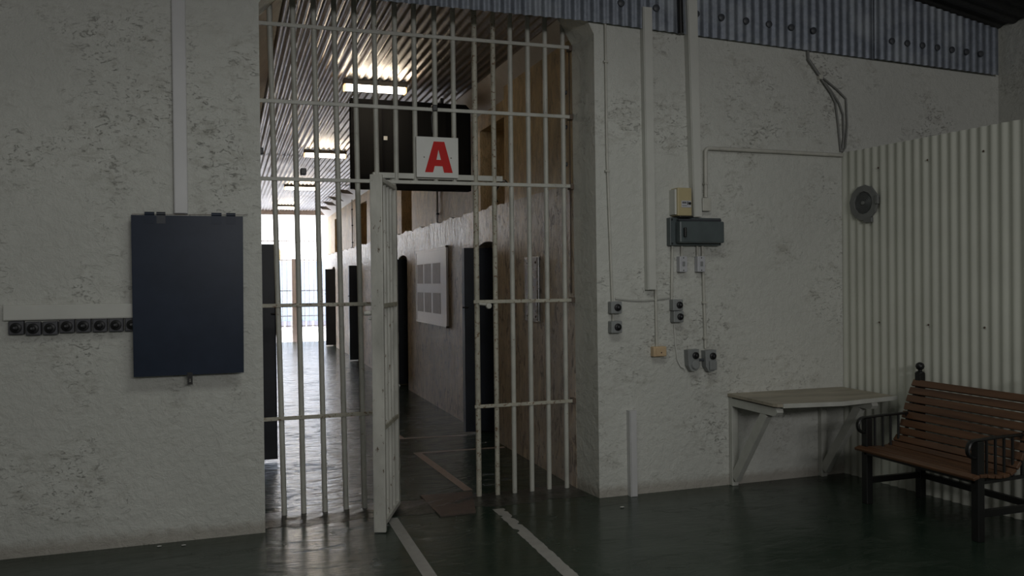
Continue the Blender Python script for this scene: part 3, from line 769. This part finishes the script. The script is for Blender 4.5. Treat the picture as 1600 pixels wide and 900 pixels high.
for k in range(7):
    t = PI - (PI / 2) * k / 6
    a.append((3.50 + 0.035 * math.cos(t), yc - 0.007, 2.567 + 0.035 * math.sin(t)))
conduit('conduit', [(4.74, yc - 0.007, 2.597), (4.2, yc - 0.007, 2.600)] + a[::-1] + [(3.463, yc - 0.007, 2.28), (3.463, yc - 0.007, 2.224)], 0.015, 'white conduit running across the wall from the corrugated partition and bending down', clips=((3.463, 2.33), (3.6, 2.600), (4.12, 2.600), (4.62, 2.597)))
bm = new(); box(bm, 3.425, 3.50, YF - 0.04, YF, 2.12, 2.22, 0.004); tag(obj('junction_box', bm, M_conduit), 'small painted box joining the conduit above the grey switchboard', 'junction box')
# cables
cg = thing('cable_bundle', 'grey cables splitting and hanging from the fascia to the partition corner', 'cable', (4.55, YF - 0.02, 2.61))
for pts in ([(4.42, yc, 3.46), (4.425, yc, 3.36), (4.54, yc, 3.23), (4.70, yc, 3.13), (4.79, yc, 3.06), (4.80, yc, 2.85), (4.78, yc, 2.66), (4.75, yc, 2.625)],
            [(4.41, yc, 3.46), (4.418, yc, 3.35), (4.53, yc, 3.22), (4.64, yc, 3.12), (4.72, yc, 3.02), (4.76, yc, 2.93), (4.765, yc, 2.75), (4.745, yc, 2.625)],
            [(4.415, yc - 0.01, 3.46), (4.42, yc - 0.01, 3.35), (4.535, yc - 0.01, 3.21), (4.63, yc - 0.01, 3.10), (4.685, yc, 3.02), (4.71, yc, 2.85), (4.735, yc, 2.625)]):
    bm = new(); tube(bm, pts, 0.008, 8); obj('cable', bm, M_cablegrey, cg, smooth=True)
bm = new(); box(bm, 4.515, 4.55, YF - 0.035, YF, 3.20, 3.235, 0.003); obj('clip', bm, M_conduit, cg)
pts = [(2.70 + 0.45 * k / 12, YF - 0.004, 1.462 - 0.018 * math.sin(PI * k / 12)) for k in range(13)]
bm = new(); tube(bm, pts, 0.008, 8); tag(obj('painted_cable', bm, M_cablewall, smooth=True), 'sagging painted over cable between the two switch stacks', 'cable')
bm = new(); tube(bm, [(3.19, YF - 0.006, 1.26), (3.20, YF - 0.006, 1.1), (3.215, YF - 0.008, 0.99), (3.24, YF - 0.012, 0.94), (3.272, YF - 0.02, 0.922)], 0.006, 8); tag(obj('painted_cable', bm, M_trunk, smooth=True), 'thin white cable curling under the left grey outlet', 'cable')
# switches right
switch(2.685, 1.355, 0.088, 'grey switch with black dial by the wall corner, upper of two', 'pair of switches by the wall corner', M_greybox, 0.06, 0.008, 0.025)
switch(2.685, 1.212, 0.088, 'grey switch with black dial by the wall corner, lower of two', 'pair of switches by the wall corner', M_greybox, 0.06, 0.008, 0.025)
switch(3.195, 1.365, 0.085, 'grey switch at the end of the sagging cable, upper of a touching pair', 'touching pair of switches below the switchboard', M_greybox, 0.06, 0.012, 0.024)
switch(3.20, 1.277, 0.085, 'grey switch below the white boxes, lower of a touching pair', 'touching pair of switches below the switchboard', M_greybox, 0.06, 0.012, 0.024)
# meter box
mb = thing('meter_box', 'cream electricity meter box above the grey switchboard', 'electrical box', (3.24, YF - 0.05, 2.075))
bm = new(); box(bm, 3.175, 3.295, YF - 0.10, YF + 0.002, 2.075, 2.285, 0.006); obj('case', bm, M_cream, mb)
bm = new(); box(bm, 3.160, 3.176, YF - 0.085, YF, 2.085, 2.275, 0.003); obj('side_cover', bm, M_trunk, mb, label='painted white side')
bm = new(); box(bm, 3.205, 3.287, YF - 0.104, YF - 0.099, 2.137, 2.188, 0.001); pnl = obj('dial_window', bm, M_wsw, mb)
bm = new()
for k in range(3): box(bm, 3.213 + 0.012 * k, 3.221 + 0.012 * k, YF - 0.1055, YF - 0.1038, 2.166, 2.180)
for k in range(5): box(bm, 3.213 + 0.008 * k, 3.217 + 0.008 * k, YF - 0.1055, YF - 0.1038, 2.148, 2.153)
box(bm, 3.254, 3.262, YF - 0.1055, YF - 0.1038, 2.158, 2.182)
obj('print', bm, M_ink, pnl)
bm = new(); lathe(bm, [(0, 0.008), (0.009, 0.007), (0.011, 0)], (3.275, YF - 0.104, 2.168), (0, -1, 0), 12); obj('reset_knob', bm, M_knob, pnl)
# switchboard
sb = thing('switchboard', 'dark grey steel switchboard with a lidded front below the meter box', 'electrical box', (3.34, YF - 0.05, 1.855))
bm = new(); box(bm, 3.135, 3.575, YF - 0.055, YF + 0.002, 1.855, 2.065, 0.004); obj('case', bm, M_board, sb)
bm = new(); box(bm, 3.178, 3.560, YF - 0.125, YF - 0.056, 1.872, 2.035, 0.010); lid = obj('lid', bm, M_board, sb)
bm = new(); tube(bm, [(3.185, YF - 0.09, 2.045), (3.55, YF - 0.09, 2.045)], 0.009, 8); obj('lid_hinge', bm, M_bolt, sb)
bm = new(); box(bm, 3.205, 3.222, YF - 0.150, YF - 0.126, 1.915, 1.985, 0.004); obj('handle', bm, M_black, lid)
bm = new(); box(bm, 3.19, 3.30, YF - 0.11, YF - 0.02, 2.062, 2.075, 0.003); obj('cable_inlet', bm, M_black, sb)
for x in (3.15, 3.565):
    for z in (1.87, 2.05):
        bm = new(); lathe(bm, [(0, 0.006), (0.007, 0.004), (0.008, 0)], (x, YF - 0.055, z), (0, -1, 0), 8); obj('screw', bm, M_black, sb)
# white small boxes
for x, lab in ((3.25, 'small white box hanging below the switchboard, left of two'), (3.405, 'small white box hanging below the switchboard, right of two')):
    t = thing('isolator_box', lab, 'electrical box', (x, YF - 0.03, 1.655), 'small white boxes below the switchboard')
    bm = new(); box(bm, x - 0.033, x + 0.033, YF - 0.05, YF + 0.002, 1.655, 1.775, 0.005); obj('case', bm, M_wsw, t)
    bm = new(); box(bm, x - 0.010, x + 0.010, YF - 0.056, YF - 0.049, 1.70, 1.735, 0.002); obj('rocker', bm, M_greybox, t)
    for z in (1.668, 1.762):
        bm = new(); lathe(bm, [(0, 0.003), (0.004, 0.002), (0.005, 0)], (x, YF - 0.05, z), (0, -1, 0), 8); obj('screw', bm, M_ink, t)
# beige junction box
jb = thing('junction_box', 'beige junction box at the foot of the middle conduit', 'junction box', (3.045, YF - 0.03, 1.025))
bm = new(); box(bm, 2.99, 3.10, YF - 0.05, YF + 0.002, 1.025, 1.10, 0.006); obj('case', bm, M_beige, jb)
bm = new(); box(bm, 3.012, 3.094, YF - 0.055, YF - 0.049, 1.03, 1.095, 0.003); obj('cover', bm, M_beige, jb)
bm = new(); lathe(bm, [(0, 0.003), (0.005, 0.002), (0.006, 0)], (3.053, YF - 0.055, 1.055), (0, -1, 0), 8); obj('screw', bm, M_rust, jb)
# grey outlets
def outlet(x, z, flap, lab):
    t = thing('power_outlet', lab, 'power outlet', (x, YF - 0.03, z), 'grey weatherproof outlets')
    bm = new(); prism(bm, [(x - 0.052, z + 0.16), (x + 0.045, z + 0.165), (x + 0.045, z + 0.02), (x + 0.02, z), (x - 0.02, z), (x - 0.045, z + 0.04)], lambda u, v, d: (u, YF + 0.002 - d, v), 0.062); obj('case', bm, M_greybox, t)
    bm = new(); lathe(bm, [(0.026, 0), (0.026, 0.012), (0.016, 0.016), (0.013, 0.024), (0, 0.025)], (x + 0.014, YF - 0.06, z + 0.118), (0, -1, 0), 18); k = obj('dial', bm, M_knob, t, smooth=True)
    bm = new(); lathe(bm, [(0.006, 0), (0.005, 0.004), (0, 0.005)], (x + 0.010, YF - 0.083, z + 0.12), (0, -1, 0), 8); obj('pip', bm, M_knobdot, k)
    bm = new()
    if flap: lathe(bm, [(0.034, 0), (0.036, 0.008), (0.030, 0.016), (0, 0.020)], (x + 0.012, YF - 0.06, z + 0.048), (0, -1, 0), 20)
    else: box(bm, x - 0.02, x + 0.042, YF - 0.078, YF - 0.059, z + 0.012, z + 0.082, 0.006)
    obj('socket_cover', bm, M_greybox, t, smooth=flap)
outlet(3.325, 0.905, True, 'grey outlet with a round socket cover, left of two low ones')
outlet(3.475, 0.895, False, 'grey outlet at the foot of the long conduit, right of two low ones')
bm = new(); tube(bm, [(3.365, YF - 0.03, 0.985), (3.435, YF - 0.03, 0.985)], 0.011, 8); tag(obj('conduit', bm, M_bolt, smooth=True), 'short horizontal pipe joining the two low grey outlets', 'conduit')

# shelf table
sh = thing('wall_shelf', 'worn wooden shelf table on white diagonal brackets in the corner', 'shelf', (4.2, YF - 0.3, 0.0))
front = [(3.655, YF), (3.645, 4.985), (3.66, 4.955)]
for k in range(13):
    u = k / 12; front.append((3.72 + (4.70 - 3.72) * u, 4.94 + 0.04 * u - 0.02 * math.sin(PI * u)))
front += [(4.735, 4.985), (4.738, YF)]
bm = new(); holed(bm, front, [], lambda u, v, d: (u, v, 0.690 + d - 0.012 * math.sin(PI * min(max((u - 3.65) / 1.2, 0), 1))), 0.022); obj('shelf_top', bm, M_shelf, sh)
bm = new(); prism(bm, [(3.70, 4.951), (4.2, 4.934), (4.72, 4.977), (4.735, 4.978), (4.735, 4.966), (4.72, 4.965), (4.2, 4.922), (3.70, 4.939)], lambda u, v, d: (u, v, 0.684 + d - 0.012 * math.sin(PI * min(max((u - 3.65) / 1.2, 0), 1))), 0.030); obj('front_edge', bm, M_shelfw, sh)
for x, x2 in ((3.665, 3.725), (4.50, 4.56)):
    w = 0.055
    bm = new(); box(bm, x, x + w, YF - 0.045, YF - 0.001, 0.0, 0.685, 0.004); obj('upright', bm, M_shelfw, sh)
    bm = new()
    prof = [(YF - 0.045, 0.682), (YF - 0.045, 0.622), (5.02, 0.622), (4.985, 0.628), (4.965, 0.652), (4.975, 0.676), (4.99, 0.682)]
    prism(bm, prof, lambda u, v, d: (x + d, u, v - 0.004), w); obj('arm', bm, M_shelfw, sh)
    bm = new(); beam(bm, (x + w / 2, 5.12, 0.625), (x + w / 2, YF - 0.05, 0.06), w * 0.9, 0.075, (1, 0, 0), 0.004); obj('brace', bm, M_shelfw, sh)

# horn sounder on the partition
hs = thing('alarm_horn', 'round grey alarm horn with ribbed centre on the cream partition', 'horn', (4.77, 5.335, 2.03))
hx, hy_, hz = 4.773, 5.335, 2.19
bm = new(); lathe(bm, [(0.09, 0.0), (0.140, 0.0), (0.143, 0.010), (0.138, 0.017), (0.092, 0.019), (0.088, 0.008), (0.085, 0.008)], (hx, hy_, hz), (-1, -0.094, 0), 12); obj('rim', bm, M_horn, hs)
bm = new(); prof = [(0.092, 0.008)]
for k in range(6):
    r0 = 0.085 - 0.0135 * k; prof += [(r0, 0.008 + 0.001 * k), (r0 - 0.007, 0.013 + 0.001 * k)]
prof += [(0.006, 0.018), (0, 0.018)]
lathe(bm, prof, (hx, hy_, hz), (-1, -0.094, 0), 28); obj('ribbed_cone', bm, M_hornd, hs, smooth=True)
bm = new(); lathe(bm, [(0.016, 0.012), (0.014, 0.026), (0, 0.030)], (hx, hy_, hz), (-1, -0.094, 0), 14); obj('centre_boss', bm, M_horn, hs, smooth=True)
bm = new(); box(bm, hx - 0.018, hx + 0.004, hy_ - 0.09, hy_ + 0.0, hz - 0.158, hz - 0.12, 0.004); obj('bottom_lug', bm, M_horn, hs)
bm = new(); box(bm, hx - 0.018, hx + 0.004, hy_ - 0.155, hy_ - 0.125, hz - 0.02, hz + 0.05, 0.004); obj('side_lug', bm, M_horn, hs)

# ================================================================== PARK BENCH
be = thing('park_bench', 'park bench with brown timber slats and black iron scroll arms', 'bench', (4.5, 4.3, 0.0))
YB0, YB1 = 3.84, 4.76                                    # near and far end frames
# side profile of slats (x, z), from front lip to top of back
prof = [(4.185, 0.385), (4.225, 0.402), (4.29, 0.400), (4.36, 0.388), (4.43, 0.382), (4.495, 0.392), (4.545, 0.425), (4.58, 0.475), (4.605, 0.535), (4.625, 0.60), (4.645, 0.665), (4.67, 0.73), (4.70, 0.795), (4.735, 0.855)]
def lerp_path(path, n):
    P = [Vector((a, 0, b)) for a, b in path]; ls = [0]
    for a, b in zip(P, P[1:]): ls.append(ls[-1] + (b - a).length)
    res = []
    for i in range(n):
        s = ls[-1] * i / (n - 1); k = max(j for j in range(len(ls)) if ls[j] <= s + 1e-9); k = min(k, len(P) - 2)
        res.append(P[k].lerp(P[k + 1], (s - ls[k]) / (ls[k + 1] - ls[k])))
    return res
pp = lerp_path(prof, 15)
for a, b in zip(pp, pp[1:]):
    t = (b - a).normalized(); g = 0.005
    a2, b2 = a + t * g, b - t * g
    bm = new(); mid = (a2 + b2) / 2; wl = (b2 - a2).length
    nn = Vector((t.z, 0, -t.x))
    M = Matrix((t, Vector((0, 1, 0)), t.cross(Vector((0, 1, 0))))).transposed().to_4x4(); M.translation = mid + Vector((0, (YB0 + YB1) / 2, 0))
    box(bm, -wl / 2, wl / 2, -(YB1 - YB0) / 2 - 0.04, (YB1 - YB0) / 2 + 0.04, -0.010, 0.010, 0.004, M)
    obj('slat', bm, M_wood, be)
for yb in (YB0, YB1):
    bm = new()
    tube(bm, [(p.x + 0.018, yb, p.z - 0.018) for p in lerp_path(prof, 20)][1:], 0.013, 8)       # curved rib under the slats
    fr = obj('end_frame', bm, M_black, be, smooth=True)
    bm = new(); beam(bm, (4.265, yb, 0.0), (4.265, yb, 0.605), 0.052, 0.052, (1, 0, 0), 0.004); obj('leg', bm, M_black, be)
    bm = new(); beam(bm, (4.745, yb, 0.0), (4.745, yb, 0.905), 0.050, 0.050, (1, 0, 0), 0.004); obj('leg', bm, M_black, be)
    bm = new(); lathe(bm, [(0.03, 0.0), (0.03, 0.008), (0.014, 0.014), (0.014, 0.022), (0.026, 0.032), (0.031, 0.048), (0.026, 0.066), (0.012, 0.076), (0, 0.078)], (4.745, yb, 0.903), (0, 0, 1), 16); obj('ball_finial', bm, M_black, be, smooth=True)
    # arm: flat bar that curls into a scroll in front of the post
    pts = [(4.74, 0.622), (4.6, 0.620), (4.42, 0.618), (4.30, 0.612)]
    for k in range(15):
        a = PI / 2 + k / 14 * PI * 1.75; r = 0.058 * (1 - 0.028 * k); pts.append((4.235 + r * math.cos(a) * 0.95, 0.552 + r * math.sin(a)))
    bm = new(); tube(bm, [(x, yb, z) for x, z in pts], 0.0105, 8, sq=1.7); obj('scroll_arm', bm, M_black, be, smooth=True)
    for x in (4.335, 4.405, 4.475, 4.545, 4.62):
        bm = new(); tube(bm, [(x, yb, 0.355), (x, yb, 0.618)], 0.0085, 8); obj('arm_bar', bm, M_black, be, smooth=True)
    bm = new(); beam(bm, (4.26, yb, 0.352), (4.745, yb, 0.365), 0.02, 0.02, (0, 0, 1)); obj('seat_rail', bm, M_black, be)
    bm = new(); tube(bm, [(4.745, yb, 0.86), (4.72, yb, 0.80), (4.665, yb, 0.70), (4.64, yb, 0.62), (4.66, yb, 0.57), (4.71, yb, 0.56)], 0.012, 8); obj('back_bracket', bm, M_black, be, smooth=True)
bm = new(); beam(bm, (4.25, YB0, 0.362), (4.25, YB1, 0.362), 0.022, 0.022, (0, 0, 1)); obj('front_rail', bm, M_black, be)
bm = new(); beam(bm, (4.745, YB0 , 0.165), (4.745, YB1, 0.165), 0.04, 0.03, (0, 0, 1)); obj('stretcher', bm, M_black, be)
for yb in (YB0, YB1):
    bm = new(); beam(bm, (4.265, yb, 0.165), (4.745, yb, 0.165), 0.04, 0.03, (0, 0, 1)); obj('stretcher', bm, M_black, be)

# ================================================================== BRIGHT COURTYARD BEYOND THE CORRIDOR
YO = 23.75
fg = thing('courtyard_gate', 'washed out pale bar gate left of the pinkish far post, at the bright corridor end', 'gate', (1.4, YO, -0.02))
for k in range(11):
    x = 0.28 + 0.125 * k
    bm = new(); tube(bm, [(x, YO, -0.02), (x, YO, 3.45)], 0.008, 6); obj('vertical_bar', bm, M_fgpaint, fg)
for z in (2.77, 2.25, 1.40, 0.70, 0.42):
    bm = new(); box(bm, 0.2, 1.655, YO - 0.006, YO + 0.006, z - 0.012, z + 0.012); obj('crossbar', bm, M_fgpaint, fg)
bm = new(); box(bm, 1.66, 1.80, YO - 0.04, YO + 0.04, -0.02, 2.28, 0.01); tag(obj('gate_post', bm, M_pink), 'pale pinkish post standing at the bright far gate', 'post')
# fence
fg2 = thing('courtyard_gate', 'washed out pale bar gate right of the pinkish far post', 'gate', (2.2, YO, -0.02))
for k in range(9):
    x = 1.88 + 0.125 * k
    bm = new(); tube(bm, [(x, YO, -0.02), (x, YO, 3.45)], 0.008, 6); obj('vertical_bar', bm, M_fgpaint, fg2)
for z in (2.77, 2.25, 1.40, 0.70, 0.42):
    bm = new(); box(bm, 1.805, 2.95, YO - 0.006, YO + 0.006, z - 0.012, z + 0.012); obj('crossbar', bm, M_fgpaint, fg2)
fe = thing('courtyard_fence', 'pale blue corrugated fence across the sunlit courtyard', 'fence', (3, 30, -0.02))
bm = new(); corr(bm, lambda u, v, d: (u, 30 + d, v), -1.0, 8.0, 0.28, 2.38, pitch=0.15, amp=0.02, step=6); obj('sheeting', bm, M_fence, fe, smooth=True)
bm = new()
k = -1.0
while k < 8.0: box(bm, k, k + 0.16, 29.9, 30.05, 0.08, 0.28); k += 0.24
obj('base_blocks', bm, M_block, fe)
bm = new(); box(bm, -1, 8, 29.92, 30.03, -0.02, 0.08); obj('kerb', bm, M_house, fe)
# building behind
bd = thing('courtyard_building', 'overexposed pale building with a small ochre arched window beyond the fence', 'building', (2.5, 38, -0.02))
bm = new(); box(bm, -6, 12, 37, 40, -0.02, 5.6); obj('wall', bm, M_house, bd)
al = [(1.87, 2.60), (1.87, 2.98)] + [(2.00 - 0.13 * math.cos(PI * k / 6), 2.98 + 0.13 * math.sin(PI * k / 6)) for k in range(1, 6)] + [(2.13, 2.98), (2.13, 2.60)]
bm = new(); prism(bm, al, lambda u, v, d: (u, 36.99 - d, v), 0.05); obj('window', bm, M_ochre, bd)
# eave beam at the corridor end
bm = new(); box(bm, XL - 0.3, XR + 0.6, YE + 0.30, YE + 0.36, ZC - 0.12, ZC + 0.08); struct('trim_8', bm, M_pink)
